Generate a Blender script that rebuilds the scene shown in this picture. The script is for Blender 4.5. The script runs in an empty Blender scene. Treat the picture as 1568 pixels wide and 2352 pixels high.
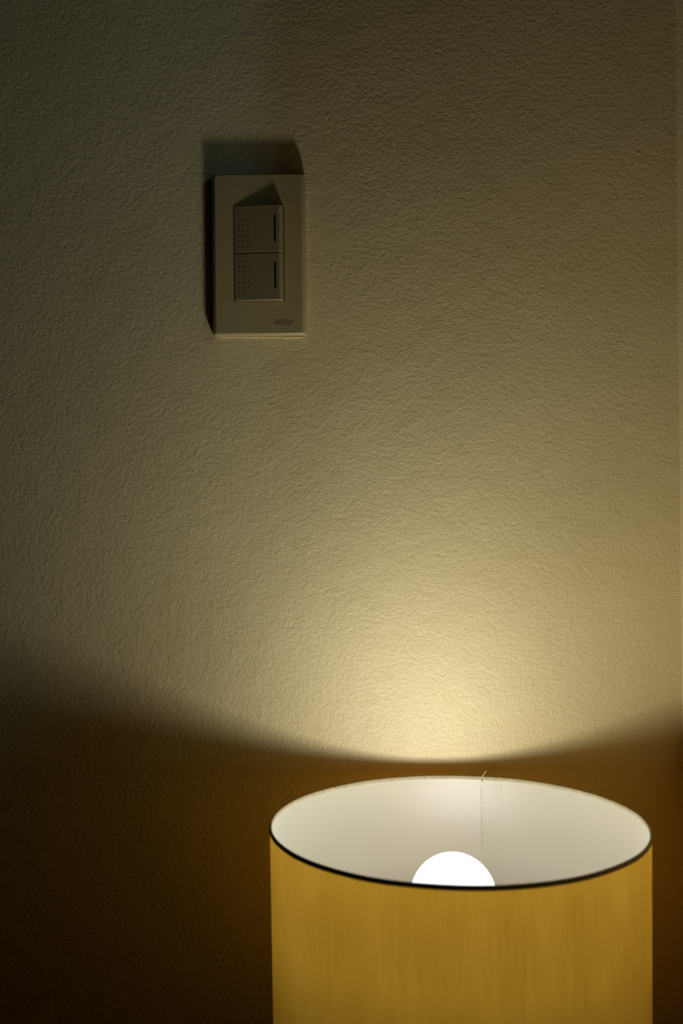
import bpy, bmesh, math, random
from mathutils import Vector, Matrix
random.seed(7)
S = bpy.context.scene
col = S.collection
mm = 0.001
FPX = 2469.0                     # focal length in pixels of the 1568x2352 frame
CAM_Z, CAM_D = 1.030, 0.791      # camera height and distance to the back wall
ROLL = 0.0095

# ------------------------------------------------------------------ camera
cd = bpy.data.cameras.new('camera')
cam = bpy.data.objects.new('camera', cd); col.objects.link(cam)
cd.sensor_fit = 'VERTICAL'; cd.sensor_height = 36.0; cd.sensor_width = 24.0
cd.lens = 36.0 * FPX / 2352.0
cd.clip_start = 0.02; cd.clip_end = 50
cam.matrix_world = (Matrix.Translation((0, -CAM_D, CAM_Z)) @ Matrix.Rotation(math.pi/2, 4, 'X')
                    @ Matrix.Rotation(-ROLL, 4, 'Z'))
cd.dof.use_dof = True; cd.dof.focus_distance = 0.79; cd.dof.aperture_fstop = 6.3
S.camera = cam

# ------------------------------------------------------------------ world, light, exposure
w = bpy.data.worlds.new('dusk'); S.world = w; w.use_nodes = True
bg = w.node_tree.nodes['Background']
bg.inputs[0].default_value = (0.30, 0.42, 0.60, 1); bg.inputs[1].default_value = 0.004
# last cool light of the evening, slanting in through the window in the right wall
ld = bpy.data.lights.new('street_light', 'AREA'); ld.shape = 'RECTANGLE'; ld.size = 0.20; ld.size_y = 0.6
ld.energy = 12; ld.color = (0.38, 0.68, 1.0)
lo = bpy.data.objects.new('street_light', ld); col.objects.link(lo)
dirL = Vector((1.3, -1.0, 0.74)); src = Vector((-0.046, 0, CAM_Z + 0.33)) + dirL*2.6
lo.location = src; lo.rotation_euler = dirL.to_track_quat('Z', 'Y').to_euler()

vs = S.view_settings
vs.view_transform = 'Standard'; vs.look = 'None'; vs.gamma = 1.0; vs.use_curve_mapping = False
vs.exposure = 0.0
BULB = 4.25                       # power of the LED bulb

# ------------------------------------------------------------------ helpers
def tag(o, label=None, cat=None, group=None, kind=None):
    if label: o['label'] = label
    if cat: o['category'] = cat
    if group: o['group'] = group
    if kind: o['kind'] = kind
    return o

def link(name, me, mat=None, parent=None, loc=(0, 0, 0), smooth=None):
    o = bpy.data.objects.new(name, me); col.objects.link(o)
    if mat: me.materials.append(mat)
    if parent: o.parent = parent
    o.location = loc
    if smooth is not None:
        for p in me.polygons: p.use_smooth = True
        me.set_sharp_from_angle(angle=math.radians(smooth))
    return o

def obj(name, bm, mat=None, parent=None, loc=(0, 0, 0), smooth=None, flip=False):
    bmesh.ops.recalc_face_normals(bm, faces=bm.faces)
    if flip: bmesh.ops.reverse_faces(bm, faces=bm.faces)
    me = bpy.data.meshes.new(name); bm.to_mesh(me); bm.free()
    return link(name, me, mat, parent, loc, smooth)

def empty(name, loc):
    o = bpy.data.objects.new(name, None); col.objects.link(o); o.location = loc
    o.empty_display_size = 0.02
    return o

def box(bm, x0, x1, y0, y1, z0, z1, bev=0):
    r = bmesh.ops.create_cube(bm, size=1)
    vs_ = r['verts']
    for v in vs_:
        v.co = Vector((x0 if v.co.x < 0 else x1, y0 if v.co.y < 0 else y1, z0 if v.co.z < 0 else z1))
    if bev:
        es = list({e for v in vs_ for e in v.link_edges})
        bmesh.ops.bevel(bm, geom=es, offset=bev, segments=2, affect='EDGES', profile=0.5)

def lathe(bm, prof, seg=96, close=False):
    """prof: list of (r, z), turned about z"""
    rings = []
    for r, z in prof:
        if r < 1e-7: rings.append([bm.verts.new((0, 0, z))])
        else: rings.append([bm.verts.new((r*math.cos(2*math.pi*k/seg), r*math.sin(2*math.pi*k/seg), z)) for k in range(seg)])
    if close: rings.append(rings[0])
    for a, b in zip(rings, rings[1:]):
        for k in range(seg):
            k2 = (k+1) % seg
            if len(a) == 1 and len(b) == 1: continue
            if len(a) == 1: bm.faces.new((a[0], b[k], b[k2]))
            elif len(b) == 1: bm.faces.new((a[k], b[0], a[k2]))
            else: bm.faces.new((a[k], b[k], b[k2], a[k2]))

def tube(bm, pts, r, seg=6):
    pts = [Vector(p) for p in pts]; rings = []
    for i, p in enumerate(pts):
        t = (pts[min(i+1, len(pts)-1)] - pts[max(i-1, 0)]).normalized()
        a = t.cross(Vector((0.31, 0.52, 0.79))).normalized(); b = t.cross(a)
        rr = r[i] if isinstance(r, (list, tuple)) else r
        rings.append([bm.verts.new(p + rr*(math.cos(2*math.pi*k/seg)*a + math.sin(2*math.pi*k/seg)*b)) for k in range(seg)])
    for A, B in zip(rings, rings[1:]):
        for k in range(seg): bm.faces.new((A[k], B[k], B[(k+1) % seg], A[(k+1) % seg]))
    bm.faces.new(rings[0]); bm.faces.new(rings[-1][::-1])

class NT:
    """small node-tree writer"""
    def __init__(s, name):
        s.m = bpy.data.materials.new(name); s.m.use_nodes = True
        s.t = s.m.node_tree; s.t.nodes.clear()
        s.out = s.n('ShaderNodeOutputMaterial')
    def n(s, typ, inp=None, **kw):
        nd = s.t.nodes.new(typ)
        for k, v in kw.items(): setattr(nd, k, v)
        for k, v in (inp or {}).items():
            if isinstance(v, bpy.types.NodeSocket): s.t.links.new(v, nd.inputs[k])
            else: nd.inputs[k].default_value = v
        return nd
    def math(s, op, a, b=0.0, c=None, clamp=False):
        d = {0: a, 1: b}
        if c is not None: d[2] = c
        return s.n('ShaderNodeMath', d, operation=op, use_clamp=clamp).outputs[0]
    def surf(s, sock): s.t.links.new(sock, s.out.inputs['Surface']); return s.m
    def coord(s, scale=(1, 1, 1)):
        tc = s.n('ShaderNodeTexCoord')
        return s.n('ShaderNodeMapping', {0: tc.outputs['Object'], 'Scale': scale}).outputs[0]
    def noise(s, vec, scale, detail=2, rough=0.5):
        return s.n('ShaderNodeTexNoise', {'Vector': vec, 'Scale': scale, 'Detail': detail, 'Roughness': rough}).outputs[0]
    def ramp(s, f, stops):
        r = s.n('ShaderNodeValToRGB', {0: f}); cr = r.color_ramp
        while len(cr.elements) < len(stops): cr.elements.new(0.5)
        for e, (p, c) in zip(cr.elements, stops): e.position = p; e.color = (*c, 1)
        return r.outputs[0]

# ------------------------------------------------------------------ materials
SWX, SWZ = -58.6*mm, CAM_Z + 188.6*mm          # centre of the switch plate on the wall

def wall_material(name, patches=True):
    k = NT(name)
    c = k.coord()
    cn = k.noise(c, 9.0, 3)
    colr = k.ramp(cn, [(0.3, (0.67, 0.525, 0.232)), (0.7, (0.715, 0.565, 0.258))])
    # roller "orange peel"
    n1 = k.noise(c, 290.0, 2.0, 0.55)
    n2 = k.noise(k.coord((720, 720, 600)), 1.0, 2.0, 0.6)
    n3 = k.noise(c, 60.0, 2.0, 0.5)
    h = k.math('ADD', k.math('MULTIPLY', n1, 0.85), k.math('MULTIPLY', n2, 0.62))
    h = k.math('ADD', h, k.math('MULTIPLY', n3, 0.9))
    if patches:
        # brush strokes where the paint was cut in round the switch, and stray ones further off
        sep = k.n('ShaderNodeSeparateXYZ', {0: c}).outputs
        dx = k.math('ABSOLUTE', k.math('SUBTRACT', sep[0], SWX + 0.006))
        dz = k.math('ABSOLUTE', k.math('SUBTRACT', sep[2], SWZ - 0.004))
        wob = k.math('MULTIPLY', k.math('SUBTRACT', k.noise(c, 26.0, 3), 0.5), 0.11)
        ex = k.math('SUBTRACT', dx, 0.034); ez = k.math('SUBTRACT', dz, 0.059)
        dist = k.math('ADD', k.math('MAXIMUM', ex, ez), wob)
        mask = k.n('ShaderNodeMapRange', {0: dist, 1: 0.006, 2: 0.034, 3: 0.85, 4: 0.0}).outputs[0]
        far = k.n('ShaderNodeMapRange', {0: k.noise(c, 17.0, 2), 1: 0.56, 2: 0.72, 3: 0.0, 4: 0.40}).outputs[0]
        mask = k.math('MAXIMUM', mask, far)
        sw_ = k.math('ADD', k.math('SUBTRACT', ez, ex), k.math('MULTIPLY', k.math('SUBTRACT', k.noise(c, 21.0, 2), 0.5), 0.09))
        sh = k.n('ShaderNodeMapRange', {0: sw_, 1: -0.004, 2: 0.004}).outputs[0]
        wc = k.n('ShaderNodeVectorMath', {0: c, 1: k.n('ShaderNodeVectorMath', {0: k.n('ShaderNodeTexNoise', {'Vector': c, 'Scale': 38.0, 'Detail': 1.0}).outputs['Color'], 1: (0.0035, 0.0, 0.0035)}, operation='MULTIPLY').outputs[0]}, operation='ADD').outputs[0]
        ch = k.n('ShaderNodeMapping', {0: wc, 'Scale': (75, 300, 1050)}).outputs[0]
        cv = k.n('ShaderNodeMapping', {0: wc, 'Scale': (1050, 300, 75)}).outputs[0]
        sn = k.math('ADD', k.math('MULTIPLY', k.noise(ch, 1.0, 2), sh),
                    k.math('MULTIPLY', k.noise(cv, 1.0, 2), k.math('SUBTRACT', 1.0, sh)))
        hp = k.math('ADD', k.math('MULTIPLY', sn, 0.50), k.math('MULTIPLY', n3, 1.1))
        hp = k.math('ADD', hp, k.math('ADD', k.math('MULTIPLY', n1, 0.4), k.math('MULTIPLY', n2, 0.25)))
        mx = k.n('ShaderNodeMix', {0: mask, 2: h, 3: hp}); h = mx.outputs[0]
    b = k.n('ShaderNodeBump', {'Strength': 1.0, 'Distance': 0.00058, 'Height': h})
    p = k.n('ShaderNodeBsdfPrincipled', {'Base Color': colr, 'Roughness': 0.58, 'Normal': b.outputs[0]})
    p.inputs['Specular IOR Level'].default_value = 1.0
    return k.surf(p.outputs[0])

def plain(name, c, rough=0.5, metal=0.0, bump=0.0, bscale=200, var=0.06, spec=0.5):
    k = NT(name); v = k.coord()
    a = tuple(x*(1-var) for x in c); b_ = tuple(min(1, x*(1+var)) for x in c)
    cr = k.ramp(k.noise(v, bscale*0.3, 3), [(0.3, a), (0.7, b_)])
    p = k.n('ShaderNodeBsdfPrincipled', {'Base Color': cr, 'Roughness': rough, 'Metallic': metal})
    p.inputs['Specular IOR Level'].default_value = spec
    if bump:
        bp = k.n('ShaderNodeBump', {'Strength': 0.6, 'Distance': bump, 'Height': k.noise(v, bscale, 3)})
        k.t.links.new(bp.outputs[0], p.inputs['Normal'])
    return k.surf(p.outputs[0])

M_wall = wall_material('painted_plaster')
M_wall2 = wall_material('painted_plaster_side', False)
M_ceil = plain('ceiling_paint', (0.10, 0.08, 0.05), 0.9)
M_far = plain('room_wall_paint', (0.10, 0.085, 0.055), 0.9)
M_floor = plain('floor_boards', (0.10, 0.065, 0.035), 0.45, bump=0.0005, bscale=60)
M_plate = plain('switch_plastic', (0.37, 0.285, 0.115), 0.36, bscale=120, var=0.02, spec=0.8)
M_rock = plain('rocker_plastic', (0.245, 0.185, 0.078), 0.36, bscale=120, var=0.02, spec=0.8)
M_dark = plain('dark_recess', (0.015, 0.012, 0.008), 0.7)
M_lens = plain('dark_indicator_lens', (0.006, 0.006, 0.005), 0.3)
M_wood = plain('dark_wood', (0.05, 0.028, 0.014), 0.45, bump=0.0003, bscale=80, var=0.25)
M_brass = plain('aged_brass', (0.35, 0.25, 0.12), 0.35, 1.0)
M_socket = plain('socket_plastic', (0.03, 0.03, 0.03), 0.5)
M_bulbbody = plain('bulb_housing', (0.75, 0.75, 0.73), 0.45)
M_trim = plain('rim_tape', (0.36, 0.29, 0.16), 0.9, bump=0.0002, bscale=900, var=0.15, spec=0.2)
M_seam = plain('seam_glue', (0.58, 0.38, 0.15), 0.6)
M_thread = plain('loose_thread', (0.62, 0.52, 0.34), 0.8)
M_frame = plain('window_frame_paint', (0.5, 0.45, 0.35), 0.5)

# bulb dome: thin frosted plastic, glowing from the LEDs under it
k = NT('lit_bulb_dome')
em = k.n('ShaderNodeEmission', {'Color': (0.86, 0.97, 1.0, 1), 'Strength': 2.7})
tr = k.n('ShaderNodeBsdfTransparent')
mx = k.n('ShaderNodeMixShader', {0: 0.35, 1: tr.outputs[0], 2: em.outputs[0]})
M_bulb = k.surf(mx.outputs[0]); M_bulb.cycles.emission_sampling = 'NONE'

# shade lining: cream, slightly glossy, lets some light through
def lining(name, q):
    k = NT(name)
    d = k.n('ShaderNodeBsdfDiffuse', {'Color': (0.41*q, 0.395*q, 0.30*q, 1)})
    t = k.n('ShaderNodeBsdfTranslucent', {'Color': (0.50*q, 0.46*q, 0.33*q, 1)})
    a = k.n('ShaderNodeAddShader', {0: d.outputs[0], 1: t.outputs[0]})
    gl = k.n('ShaderNodeBsdfGlossy', {'Color': (1, 1, 1, 1), 'Roughness': 0.34})
    fr = k.n('ShaderNodeFresnel', {'IOR': 1.3})
    mx = k.n('ShaderNodeMixShader', {0: fr.outputs[0], 1: a.outputs[0], 2: gl.outputs[0]})
    return k.surf(mx.outputs[0])
M_lining = lining('shade_lining', 1.0)
M_overlap = lining('shade_lining_overlap', 0.88)

# outer linen: amber with vertical slubs
k = NT('linen_fabric')
tc = k.n('ShaderNodeTexCoord')
sp = k.n('ShaderNodeSeparateXYZ', {0: tc.outputs['Object']}).outputs
ang = k.math('ARCTAN2', sp[1], sp[0])
cyl = k.n('ShaderNodeCombineXYZ', {0: k.math('MULTIPLY', ang, 0.115), 1: 0.0, 2: sp[2]}).outputs[0]
def cmap(sc): return k.n('ShaderNodeMapping', {0: cyl, 'Scale': sc}).outputs[0]
slub = k.noise(cmap((330, 1, 26)), 1.0, 3, 0.6)
fleck = k.noise(cmap((260, 1, 75)), 1.0, 2, 0.6)
big = k.noise(cmap((26, 1, 11)), 1.0, 3, 0.5)
f = k.math('ADD', k.math('MULTIPLY', slub, 0.45), k.math('MULTIPLY', big, 0.55))
fl = k.n('ShaderNodeMapRange', {0: fleck, 1: 0.66, 2: 0.80, 3: 0.0, 4: 0.30}).outputs[0]
f = k.math('SUBTRACT', f, fl)
ct = k.ramp(f, [(0.26, (0.66, 0.375, 0.036)), (0.64, (0.86, 0.525, 0.078))])
cdif = k.ramp(f, [(0.28, (0.08, 0.05, 0.012)), (0.62, (0.10, 0.07, 0.02))])
bp = k.n('ShaderNodeBump', {'Strength': 0.5, 'Distance': 0.0002, 'Height': slub})
d = k.n('ShaderNodeBsdfDiffuse', {'Color': cdif, 'Normal': bp.outputs[0]})
t = k.n('ShaderNodeBsdfTranslucent', {'Color': ct})
a = k.n('ShaderNodeAddShader', {0: d.outputs[0], 1: t.outputs[0]})
M_linen = k.surf(a.outputs[0])

# ------------------------------------------------------------------ room
XR = 0.2488                                     # inner face of the right wall
XL, YF, ZC = -3.0, -3.6, 2.7
def structure(name, bm, mat, label=None, **kw):
    return tag(obj(name, bm, mat, **kw), label, kind='structure')
bm = bmesh.new(); box(bm, XL-0.1, XR+0.1, 0, 0.1, 0, ZC)
wall_back = structure('wall_back', bm, M_wall, 'roller painted beige plaster wall behind the lamp')
# right wall with a window opening
WY0, WY1, WZ0, WZ1 = -1.05, -0.232, 1.215, 2.25
bm = bmesh.new()
box(bm, XR, XR+0.1, YF, 0, 0, WZ0); box(bm, XR, XR+0.1, YF, 0, WZ1, ZC)
box(bm, XR, XR+0.1, YF, WY0, WZ0, WZ1); box(bm, XR, XR+0.1, WY1, 0, WZ0, WZ1)
structure('wall_right', bm, M_wall2, 'narrow strip of painted wall turning the corner at the right edge')
bm = bmesh.new()
fx0, fx1 = XR+0.055, XR+0.085
box(bm, fx0, fx1, WY0, WY0+0.035, WZ0, WZ1); box(bm, fx0, fx1, WY1-0.004, WY1, WZ0, WZ1)
box(bm, fx0, fx1, WY0, WY1, WZ0, WZ0+0.004); box(bm, fx0, fx1, WY0, WY1, WZ1-0.035, WZ1)
win = structure('window_1', bm, M_frame)
k = NT('window_glass')
mx = k.n('ShaderNodeMixShader', {0: 0.08, 1: k.n('ShaderNodeBsdfTransparent').outputs[0],
                                 2: k.n('ShaderNodeBsdfGlossy', {'Roughness': 0.02}).outputs[0]})
M_glass = k.surf(mx.outputs[0])
bm = bmesh.new(); box(bm, XR+0.068, XR+0.072, WY0+0.035, WY1-0.004, WZ0+0.004, WZ1-0.035)
obj('window_pane', bm, M_glass, win)
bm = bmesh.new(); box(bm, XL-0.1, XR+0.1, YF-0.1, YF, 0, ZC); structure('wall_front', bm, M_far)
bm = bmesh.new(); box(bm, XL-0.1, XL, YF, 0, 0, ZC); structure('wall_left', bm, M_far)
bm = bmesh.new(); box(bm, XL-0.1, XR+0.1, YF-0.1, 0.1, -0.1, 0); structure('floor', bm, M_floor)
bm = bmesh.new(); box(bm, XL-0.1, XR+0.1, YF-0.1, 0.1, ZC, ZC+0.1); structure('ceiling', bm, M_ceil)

def px(u, v, depth=CAM_D):
    """photo pixel -> world x, z at a given distance from the camera (used once, to measure)"""
    u -= 784; v -= 1176
    X = u - v*ROLL; Z = -(u*ROLL + v)
    return X/FPX*depth, CAM_Z + Z/FPX*depth

# bead of filler and paint along the right and lower edge of the plate
def bead(pts, wid, hgt):
    bm = bmesh.new(); n = len(pts); rows = []
    for i, (x, z, ux, uz) in enumerate(pts):
        e = min(1.0, i/3.0, (n-1-i)/3.0); e = max(0.05, e)
        q_ = math.sin(i*.31+1)+math.sin(i*.83)+.5*math.sin(i*1.7)
        ww = wid*(0.9+0.06*q_); hh = hgt*(0.8+0.10*q_)*e
        row = []
        for j in range(9):
            a = math.pi*j/8
            row.append(bm.verts.new((x+ux*ww*(-math.cos(a)), 0.0002 - hh*math.sin(a), z+uz*ww*(-math.cos(a)))))
        rows.append(row)
    for A, B in zip(rows, rows[1:]):
        for j in range(8): bm.faces.new((A[j], B[j], B[j+1], A[j+1]))
    return bm
x0, z0 = px(704.5, 436); x1, z1 = px(708.5, 772)
P = [(x0+(x1-x0)*i/60 + 0.07*math.sin(i*.5)*mm, z0+(z1-z0)*i/60, 1, 0) for i in range(61)]
obj('filler_bead', bead(P, 1.1*mm, 0.42*mm), M_wall2, wall_back, smooth=60)
x0, z0 = px(496, 774.5); x1, z1 = px(703, 775)
P = [(x0+(x1-x0)*i/50, z0+(z1-z0)*i/50 + 0.06*math.sin(i*.6)*mm, 0, 1) for i in range(51)]
obj('filler_bead', bead(P, 0.9*mm, 0.7*mm), M_wall2, wall_back, smooth=60)
# nibs and runs of dried paint
bm = bmesh.new()
for (u, v, r, sx, sz, rot) in [(391, 826, .95, 1.0, 1.5, .3), (848, 662, .8, 1, 1.1, 0), (1466, 352, 1.5, 1.7, .7, .6),
                          (1452, 381, 1.0, 1.4, .7, .6), (1501, 850, .8, 1.3, .9, .4), (706, 410, .9, 1, 1, 0), (712, 416, .7, 1, 1.2, 0),
                          (527, 1057, .7, 1, 1.4, 0), (716, 700, .7, 1, 1, 0), (722, 738, .7, .8, 1.4, 0), (451, 758, .7, .7, 1.7, .2),
                          (697, 806, .7, 1.3, 1, 0), (1556, 478, 1.2, .7, 2.0, -.5), (165, 700, .7, 1, 1, 0), (330, 1180, .7, 1, 1, 0),
                          (1010, 905, .7, 1.2, .8, .3), (1250, 560, .7, 1.2, .8, .3), (905, 300, .6, 1, 1, 0), (230, 330, .7, 1, 1.4, 0)]:
    x, z = px(u, v)
    m = Matrix.Translation((x, 0, z)) @ Matrix.Rotation(rot, 4, 'Y') @ Matrix.Diagonal((sx*r*.62*mm, 0.3*mm*r, sz*r*.62*mm, 1))
    bmesh.ops.create_uvsphere(bm, u_segments=10, v_segments=8, radius=1, matrix=m)
o = obj('paint_nib', bm, M_wall2, wall_back, smooth=80); o['kind'] = 'stuff'

# ------------------------------------------------------------------ light switch
sw = empty('light_switch', (SWX, 0, SWZ))
tag(sw, 'beige plastic double light switch mounted on the painted wall', 'light switch')
def rrect(w_, h_, r, y, n=5):
    pts = []
    for cx, cz, a0 in ((1, 1, 0), (-1, 1, 90), (-1, -1, 180), (1, -1, 270)):
        for i in range(n):
            a = math.radians(a0 + 90*i/(n-1))
            pts.append((cx*(w_/2-r)+r*math.cos(a), y, cz*(h_/2-r)+r*math.sin(a)))
    return pts
T = 7.6
loops = [(68.4, 118.0, 1.6, 0.05), (68.4, 118.0, 1.6, -3.6), (67.6, 117.7, 1.6, -5.2), (66.2, 117.1, 1.5, -6.5),
         (64.4, 116.3, 1.4, -7.25), (62.8, 115.6, 1.2, -7.55), (62.4, 115.4, 1.2, -T), (61.9, 115.0, 1.2, -T), (37.5, 70.2, 0.5, -T), (36.9, 69.6, 0.5, -T), (36.9, 69.6, 0.5, -3.0)]
bm = bmesh.new(); R_ = []
for i, (w_, h_, r, y) in enumerate(loops):
    off = 0.3 if i >= 8 else 0
    R_.append([bm.verts.new(((p[0]+off)*mm, p[1]*mm, p[2]*mm)) for p in rrect(w_, h_, r, y)])
for A, B in zip(R_, R_[1:]):
    for j in range(len(A)): bm.faces.new((A[j], B[j], B[(j+1) % len(A)], A[(j+1) % len(A)]))
bm.faces.new(R_[0])
plate = obj('plate', bm, M_plate, sw)
bm = bmesh.new(); box(bm, -18.1*mm, 18.7*mm, -3.2*mm, -2.6*mm, -34.7*mm, 34.7*mm)
obj('recess', bm, M_dark, sw)

def slope(x): return -8.1 - (x + 17.8)/(14.6+17.8)*4.3       # rocker face: flush at left, raised at right
def apply_mods(o):
    dg = bpy.context.evaluated_depsgraph_get()
    me = bpy.data.meshes.new_from_object(o.evaluated_get(dg)); o.modifiers.clear()
    o.data = me; return o
def subtract(o, cut, mat):
    cut.parent = sw
    bpy.context.view_layer.update()
    bo = o.modifiers.new('b', 'BOOLEAN'); bo.object = cut; bo.operation = 'DIFFERENCE'; bo.solver = 'EXACT'; bo.use_self = True
    apply_mods(o)
    if not o.data.materials: o.data.materials.append(mat)
    bpy.data.objects.remove(cut, do_unlink=True)
def capsule(bm, cx, za, zb, r, y0, y1):
    pts = [(cx + r*math.cos(math.pi*i/8), zb - r + r*math.sin(math.pi*i/8)) for i in range(9)]
    pts += [(cx - r*math.cos(math.pi*i/8), za + r - r*math.sin(math.pi*i/8)) for i in range(9)]
    A = [bm.verts.new((p[0]*mm, y0*mm, p[1]*mm)) for p in pts]; B = [bm.verts.new((p[0]*mm, y1*mm, p[1]*mm)) for p in pts]
    n = len(A); bm.faces.new(A); bm.faces.new(B[::-1])
    for i in range(n): bm.faces.new((A[i], B[i], B[(i+1) % n], A[(i+1) % n]))
for (za, zb, rz0, sz0, sz1) in ((0.25, 34.45, 5.6, 7.9, 27.9), (-34.45, -0.25, -28.2, -26.2, -6.2)):
    prof = [(-17.8, -3.3), (-17.8, -8.1), (14.6, -12.4), (15.4, -12.3), (17.9, -8.3), (17.9, -3.3)]
    bm = bmesh.new()
    A = [bm.verts.new(((x+.3)*mm, y*mm, za*mm)) for x, y in prof]; B = [bm.verts.new(((x+.3)*mm, y*mm, zb*mm)) for x, y in prof]
    bm.faces.new(A); bm.faces.new(B[::-1])
    for i in range(6): bm.faces.new((A[i], B[i], B[(i+1) % 6], A[(i+1) % 6]))
    bmesh.ops.recalc_face_normals(bm, faces=bm.faces)
    # lower edge slopes back a little more than the others, as on the real rocker
    es = [e for e in bm.edges if all(v.co.y < -7.9*mm for v in e.verts) and all(abs(v.co.z-za*mm) < 1e-6 for v in e.verts)]
    bmesh.ops.bevel(bm, geom=es, offset=1.05*mm, segments=3, affect='EDGES', profile=0.5)
    rk = obj('rocker', bm, M_rock, sw)
    cb = bmesh.new(); capsule(cb, 11.9+.3, sz0, sz1, 0.68, -20, slope(11.9)+0.9)
    for cx in (-14.8, -11.45, -8.1):               # small round grip dimples
        for i in range(7):
            m = Matrix.Translation(((cx+.3)*mm, (slope(cx)-.02)*mm, (rz0+3.9*i)*mm)) @ Matrix.Diagonal((.72*mm, .58*mm, .72*mm, 1))
            bmesh.ops.create_uvsphere(cb, u_segments=12, v_segments=8, radius=1, matrix=m)
    cut = obj('cutter', cb)
    subtract(rk, cut, M_rock)
    lb = bmesh.new(); capsule(lb, 11.9+.3, sz0+.03, sz1-.03, 0.66, slope(11.9)+0.85, slope(11.9)+1.3)
    obj('indicator_slot', lb, M_lens, rk)
# engraved maker's lettering, slanted block capitals
GX, GZ = (0, .21, .40, .61, .82), (0, .19, .41, .60, .81, 1)
def letter_cells(ch):
    def cl(cols, rows): return [[(GX[i], GZ[j]), (GX[i+1], GZ[j]), (GX[i+1], GZ[j+1]), (GX[i], GZ[j+1])] for i in cols for j in rows]
    if ch == 'R': return cl((0,), range(5)) + cl((1, 2), (2, 4)) + cl((3,), (2, 3, 4)) + [[(.61, 0), (.82, 0), (.61, .41), (.40, .41)]]
    if ch == 'O': return cl((0, 3), range(5)) + cl((1, 2), (0, 4))
    if ch == 'Y': return cl((0,), (2, 3, 4)) + cl((1, 2), (2,)) + cl((3,), range(5)) + cl((0, 1, 2), (0,))
    return cl((0, 3), range(5)) + cl((1, 2), (0,))
def solid(mb, cells, ya, yb, f):
    """closed slab over 2D cells that share corners"""
    va, vb, edges = {}, {}, {}
    for q in cells:
        for c in q:
            if c not in va:
                x, z = f(c); va[c] = mb.verts.new((x*mm, -ya*mm, z*mm)); vb[c] = mb.verts.new((x*mm, -yb*mm, z*mm))
        mb.faces.new([va[c] for c in q]); mb.faces.new([vb[c] for c in q][::-1])
        for i in range(4):
            e = (q[i], q[(i+1) % 4]); key = frozenset(e); edges.setdefault(key, []).append(e)
    for lst in edges.values():
        if len(lst) == 1:
            p, q = lst[0]; mb.faces.new((va[p], vb[p], vb[q], va[q]))
bm = bmesh.new(); fl_bm = bmesh.new()
LW, LH, lx, lz = 3.45, 3.75, 10.3, -51.35
for i, ch in enumerate('ROYU'):
    f_ = lambda c, i=i: (lx + i*LW + c[0]*LW*0.95 + c[1]*1.55, lz + c[1]*LH)
    solid(bm, letter_cells(ch), T-.34, T+.3, f_)
    solid(fl_bm, letter_cells(ch), T-.46, T-.335, f_)
subtract(plate, obj('cutter', bm), M_plate)
obj('engraved_lettering', fl_bm, M_plate, sw)
for p in plate.data.polygons: p.use_smooth = True
plate.data.set_sharp_from_angle(angle=math.radians(28))

# ------------------------------------------------------------------ bedside table (just below the frame)
LX, LD = 69.2*mm, 0.659                         # lamp axis: x, distance from the camera
LY = LD - CAM_D                                  # -0.132
RIMZ = CAM_Z - 191.3*mm
TOPZ = 0.45
tb = empty('bedside_table', (0.02, -0.22, 0))
tag(tb, 'dark wooden bedside table under the lamp, below the frame', 'table')
bm = bmesh.new(); box(bm, -0.21, 0.21, -0.19, 0.19, TOPZ-0.022, TOPZ, 0.003); obj('table_top', bm, M_wood, tb)
bm = bmesh.new(); box(bm, -0.195, 0.195, -0.175, 0.175, TOPZ-0.20, TOPZ-0.022, 0.002); obj('body', bm, M_wood, tb)
bm = bmesh.new(); box(bm, -0.185, 0.185, -0.188, -0.175, TOPZ-0.185, TOPZ-0.037, 0.002); dr = obj('drawer', bm, M_wood, tb)
bm = bmesh.new(); bmesh.ops.create_uvsphere(bm, u_segments=16, v_segments=10, radius=0.012, matrix=Matrix.Translation((0, -0.199, TOPZ-0.11)))
obj('knob', bm, M_brass, dr, smooth=60)
for sx in (-1, 1):
    for sy in (-1, 1):
        bm = bmesh.new(); box(bm, sx*0.175-.014, sx*0.175+.014, sy*0.155-.014, sy*0.155+.014, 0, TOPZ-0.20, 0.002)
        obj('leg', bm, M_wood, tb)

# ------------------------------------------------------------------ table lamp
RR = 114.6*mm
lamp = empty('table_lamp', (LX, LY, TOPZ))
tag(lamp, 'table lamp with a glowing amber linen drum shade standing close to the wall', 'lamp')
rz = RIMZ - TOPZ                                 # rim height above the table
SH = 0.185                                       # shade height
shade = empty('lamp_shade', (0, 0, rz)); shade.parent = lamp
SEG = 192
bm = bmesh.new(); lathe(bm, [(RR*(1 - .012*t/12), -SH*t/12) for t in range(13)], SEG)
obj('linen_cover', bm, M_linen, shade, smooth=80)
bm = bmesh.new(); lathe(bm, [((RR*(1-.012*t/12) - 0.8*mm), -SH*t/12) for t in range(13)], SEG)
obj('lining', bm, M_lining, shade, smooth=80, flip=True)
for name, zz, rr in (('top_trim', 0, RR-0.35*mm), ('bottom_trim', -SH, RR*.988-0.35*mm)):
    bm = bmesh.new(); N = SEG*2; M = 10; rings = []
    for i in range(N):
        a = 2*math.pi*i/N
        wob = 0.12*mm*math.sin(7*a+1)+0.10*mm*math.sin(13*a)+random.uniform(-.04, .04)*mm
        r = []
        for j in range(M):
            b = 2*math.pi*j/M
            q = rr + 1.0*mm*math.cos(b); z = zz + wob*0.6 + 1.45*mm*math.sin(b)
            r.append(bm.verts.new((q*math.cos(a), q*math.sin(a), z)))
        rings.append(r)
    for i in range(N):
        A, B = rings[i], rings[(i+1) % N]
        for j in range(M): bm.faces.new((A[j], B[j], B[(j+1) % M], A[(j+1) % M]))
    obj(name, bm, M_trim, shade, smooth=80)
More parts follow.
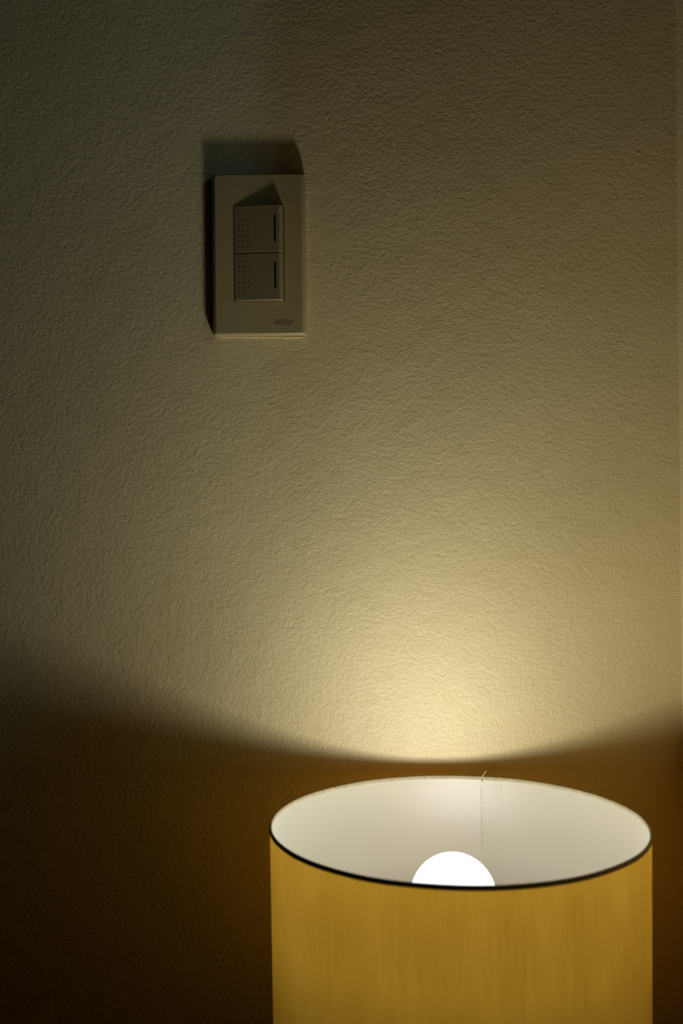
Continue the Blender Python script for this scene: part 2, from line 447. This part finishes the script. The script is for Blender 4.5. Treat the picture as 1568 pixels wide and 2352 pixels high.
# overlapped seam of the lining with glue bleeding out along its edge
def onl(phi, z, inn=0.0):
    r = RR*(1-.012*(-z/SH)) - 0.8*mm - inn
    return Vector((r*math.sin(phi), r*math.cos(phi), z))
pa, pb = math.radians(14.9), math.radians(21.9)
bm = bmesh.new()
for i in range(8):
    p0, p1 = pa+(pb-pa)*i/8, pa+(pb-pa)*(i+1)/8
    q = [bm.verts.new(onl(p, z, 0.22*mm)) for p, z in ((p0, -1.2*mm), (p1, -1.2*mm), (p1, -SH+2*mm), (p0, -SH+2*mm))]
    bm.faces.new(q)
bmesh.ops.remove_doubles(bm, verts=bm.verts, dist=1e-6)
for f_ in bm.faces:
    f_.normal_update()
    if f_.normal.dot(f_.calc_center_median()*Vector((1, 1, 0))) > 0: f_.normal_flip()
me = bpy.data.meshes.new('seam_overlap'); bm.to_mesh(me); bm.free()
o = link('seam_overlap', me, M_overlap, shade, smooth=80)
bm = bmesh.new(); z = -1.0*mm; pts = []
while z > -SH+3*mm:
    pts.append(onl(pa + random.uniform(-.0020, .0020), z, 0.30*mm)); z -= random.uniform(.8, 1.7)*mm
tube(bm, pts, [random.uniform(.05, .16)*mm for _ in pts], 5)
tube(bm, [onl(pa-.006 + random.uniform(-.0008, .0008), -2*mm - i*1.6*mm, 0.15*mm) for i in range(30)],
     [random.uniform(.03, .10)*mm for _ in range(30)], 5)
for zz_ in (-9, -14, -21, -28, -31.5, -36, -41, -46, -50):
    m = Matrix.Translation(onl(pa-.004, zz_*mm, .2*mm)) @ Matrix.Diagonal((.32*mm, .32*mm, .40*mm*random.uniform(.7, 1.3), 1))
    bmesh.ops.create_uvsphere(bm, u_segments=8, v_segments=6, radius=1, matrix=m)
bmesh.ops.create_uvsphere(bm, u_segments=8, v_segments=6, radius=1, matrix=Matrix.Translation(onl(pa+.003, -1.6*mm, .9*mm)) @ Matrix.Diagonal((.8*mm, .5*mm, 1.0*mm, 1)))
obj('glue_line', bm, M_seam, shade, smooth=80)
bm = bmesh.new()
tube(bm, [onl(pb, -1.3*mm-(SH-4*mm)*i/20, .22*mm) for i in range(21)], .075*mm, 4)
obj('seam_edge', bm, M_thread, shade)
bm = bmesh.new()
b0 = onl(pa+.002, 0.6*mm, .1*mm)
tube(bm, [b0, b0+Vector((.6, -.2, 1.4))*mm, b0+Vector((1.5, -.3, 2.6))*mm, b0+Vector((2.3, -.2, 3.5))*mm, b0+Vector((3.3, 0, 4.3))*mm],
     [.28*mm, .24*mm, .2*mm, .2*mm, .13*mm], 6)
tube(bm, [b0+Vector((2.4, 0, 3.5))*mm, b0+Vector((2.3, 0, 4.6))*mm], [.14*mm, .1*mm], 6)
obj('loose_thread', bm, M_thread, shade, smooth=80)

# bulb
BX, BZ, BR = (66.3-69.2)*mm, CAM_Z-236.6*mm-TOPZ, 26.4*mm
bulb = empty('light_bulb', (BX, 0, BZ)); bulb.parent = lamp
bm = bmesh.new()
lathe(bm, [(0, BR)] + [(BR*math.sin(a), BR*math.cos(a)) for a in [math.radians(100*i/24) for i in range(1, 25)]]
      + [(BR*.93, -BR*.36)], 64)
obj('glass_dome', bm, M_bulb, bulb, smooth=80)
# the LEDs: a ball of light that throws most of its light upwards, like a board of LEDs facing up
pl = bpy.data.lights.new('led_light', 'POINT'); pl.energy = BULB; pl.color = (0.945, 0.965, 0.985)
pl.shadow_soft_size = BR*0.96; pl.use_nodes = True; nt = pl.node_tree
ge = nt.nodes.new('ShaderNodeNewGeometry'); sx_ = nt.nodes.new('ShaderNodeSeparateXYZ')
nt.links.new(ge.outputs['Incoming'], sx_.inputs[0])
def lm(op, a, b):
    n_ = nt.nodes.new('ShaderNodeMath'); n_.operation = op
    for i_, v_ in enumerate((a, b)):
        if isinstance(v_, bpy.types.NodeSocket): nt.links.new(v_, n_.inputs[i_])
        else: n_.inputs[i_].default_value = v_
    return n_.outputs[0]
nt.links.new(lm('ADD', lm('POWER', lm('MAXIMUM', sx_.outputs[2], 0.0), 1.7), 0.22), nt.nodes['Emission'].inputs['Strength'])
po = bpy.data.objects.new('led_light', pl); col.objects.link(po); po.parent = bulb
bm = bmesh.new()
lathe(bm, [(0, -BR*.34), (BR*.94, -BR*.35), (BR*.88, -BR*.6), (BR*.70, -BR*1.15), (BR*.55, -BR*1.6), (BR*.5, -BR*1.75), (0, -BR*1.75)], 48)
obj('bulb_housing', bm, M_bulbbody, bulb, smooth=40)
bm = bmesh.new(); b0 = -BR*1.75
lathe(bm, [(0, b0)] + [(13*mm + (0.6*mm if i % 2 else 0), b0 - i*1.8*mm) for i in range(1, 10)] + [(6*mm, b0-20*mm), (0, b0-22*mm)], 32)
obj('screw_cap', bm, M_brass, bulb, smooth=40)
sz = BZ + b0                                     # top of the socket
bm = bmesh.new(); lathe(bm, [(15*mm, sz-1*mm), (17*mm, sz-1*mm), (17*mm, sz-30*mm), (12*mm, sz-44*mm), (0, sz-44*mm), (0, sz-25*mm), (15*mm, sz-25*mm)], 40, True)
obj('socket', bm, M_socket, lamp, loc=(BX, 0, 0), smooth=40)
bm = bmesh.new()                                 # spider: hub ring and three arms that carry the shade
lathe(bm, [(15.2*mm, sz-28*mm), (20*mm, sz-28*mm), (20*mm, sz-30*mm), (15.2*mm, sz-30*mm)], 40, True)
for i in range(3):
    a = math.radians(30+120*i); c_, s_ = math.cos(a), math.sin(a)
    e = RR*.992 - 1.6*mm
    tube(bm, [(19*mm*c_, 19*mm*s_, sz-29*mm), (e*.55*c_, e*.55*s_, sz-29*mm), (e*.8*c_, e*.8*s_, sz-27*mm), (e*c_, e*s_, sz-24*mm)], 1.2*mm, 8)
obj('spider', bm, M_brass, lamp, smooth=60)
bm = bmesh.new(); top = sz-43*mm
lathe(bm, [(0, 0), (70*mm, 0), (72*mm, 4*mm), (70*mm, 12*mm), (40*mm, 18*mm), (20*mm, 24*mm), (14*mm, 40*mm), (22*mm, 65*mm),
           (38*mm, 100*mm), (42*mm, 130*mm), (34*mm, 158*mm), (18*mm, 176*mm), (11*mm, 184*mm), (8*mm, 192*mm), (7*mm, top), (0, top)], 64)
obj('base', bm, M_brass, lamp, loc=(0, 0, 0), smooth=30)
